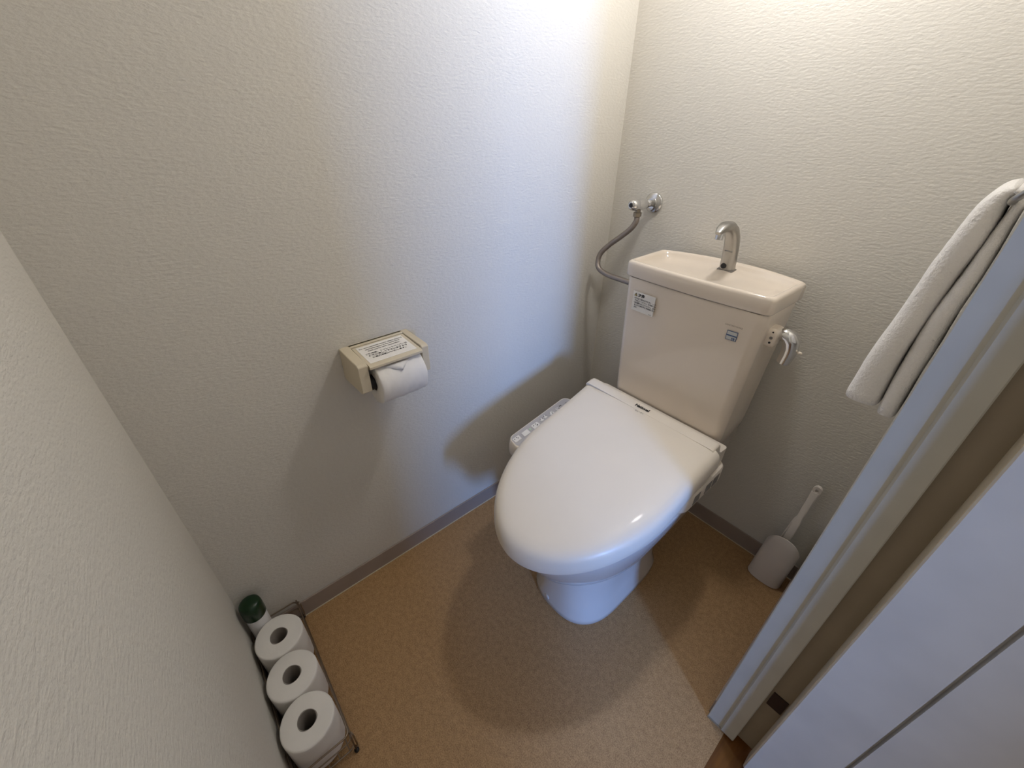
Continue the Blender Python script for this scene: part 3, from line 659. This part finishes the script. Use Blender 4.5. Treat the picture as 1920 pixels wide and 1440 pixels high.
hang('back_fold', [(0.8125, 1.0955), (0.8190, 1.090), (0.8210, 1.068), (0.8190, 1.03), (0.8180, 0.99), (0.8140, 0.93), (0.8130, 0.88), (0.8135, 0.83), (0.8155, 0.762)], [0.008, 0.010, 0.013, 0.018, 0.021, 0.026, 0.028, 0.027, 0.025], -0.315, -0.155, 5)

# ------------------------------------------------------------------ wall lamp above the frame (lights the room)
LX, LY, LZ = 0.42, -0.265, 1.68
wl = thing('wall_lamp', (LX, 0, LZ), 'round white globe wall lamp on the back wall above the toilet', 'wall lamp')
bm = BM(); lathe(bm, [(0.05, 0.0), (0.05, 0.008), (0.044, 0.012)], (LX, 0, LZ + 0.10), (0, -1, 0), 32); part('wall_plate', bm, 'satin', wl, True, 40)
bm = BM(); tube(bm, [(LX, -0.01, LZ + 0.10), (LX, -0.12, LZ + 0.115), (LX, LY + 0.01, LZ + 0.11), (LX, LY, LZ + 0.09)], 0.008, 12); part('arm', bm, 'satin', wl, True)
bm = BM(); lathe(bm, [(0.012, 0.095), (0.024, 0.088), (0.027, 0.036)], (LX, LY, LZ), (0, 0, 1), 24); part('socket_cap', bm, 'satin', wl, True, 40)
bm = BM(); bmesh.ops.create_uvsphere(bm, u_segments=32, v_segments=20, radius=0.045, matrix=Matrix.Translation((LX, LY, LZ))); part('globe', bm, 'globe', wl, True)

# ------------------------------------------------------------------ daylight and sky fill
al = bpy.data.lights.new('daylight', 'AREA'); al.shape = 'RECTANGLE'; al.size = WW - 0.04; al.size_y = WH - 0.04; al.color = (0.21, 0.43, 1.0); al.energy = 84
ao = bpy.data.objects.new('daylight', al); C.objects.link(ao); ao.location = (WX + 0.03, WY, WZ); ao.rotation_euler = (0, math.radians(90), 0)
ao.rotation_euler = (Vector((-1, 0.32, -0.16))).to_track_quat('-Z', 'Y').to_euler()
w = bpy.data.worlds.new('world'); bpy.context.scene.world = w; w.use_nodes = True
w.node_tree.nodes['Background'].inputs[0].default_value = (1.0, 0.93, 0.84, 1); w.node_tree.nodes['Background'].inputs[1].default_value = 0.56

# ------------------------------------------------------------------ camera
cd = bpy.data.cameras.new('camera'); cam = bpy.data.objects.new('camera', cd); C.objects.link(cam)
RV = CAMRV = (1.9599, 0.9168, -0.5042); CP = (0.8273, -1.1163, 1.1601); F = 765.5439; PP = (-4.5256, -19.9178)
ang = Vector(RV).length; Rm = Matrix.Rotation(ang, 3, Vector(RV).normalized())
right, down, fwd = Rm[0], Rm[1], Rm[2]
cam.matrix_world = Matrix(((right[0], -down[0], -fwd[0], CP[0]), (right[1], -down[1], -fwd[1], CP[1]), (right[2], -down[2], -fwd[2], CP[2]), (0, 0, 0, 1)))
cd.sensor_fit = 'HORIZONTAL'; cd.sensor_width = 36; cd.lens = F / 1920 * 36; cd.shift_x = -PP[0] / 1920; cd.shift_y = PP[1] / 1920
cd.clip_start = 0.005
bpy.context.scene.camera = cam
vs = bpy.context.scene.view_settings
vs.view_transform = 'Standard'; vs.look = 'None'; vs.gamma = 1; vs.use_curve_mapping = False; vs.exposure = 0.0
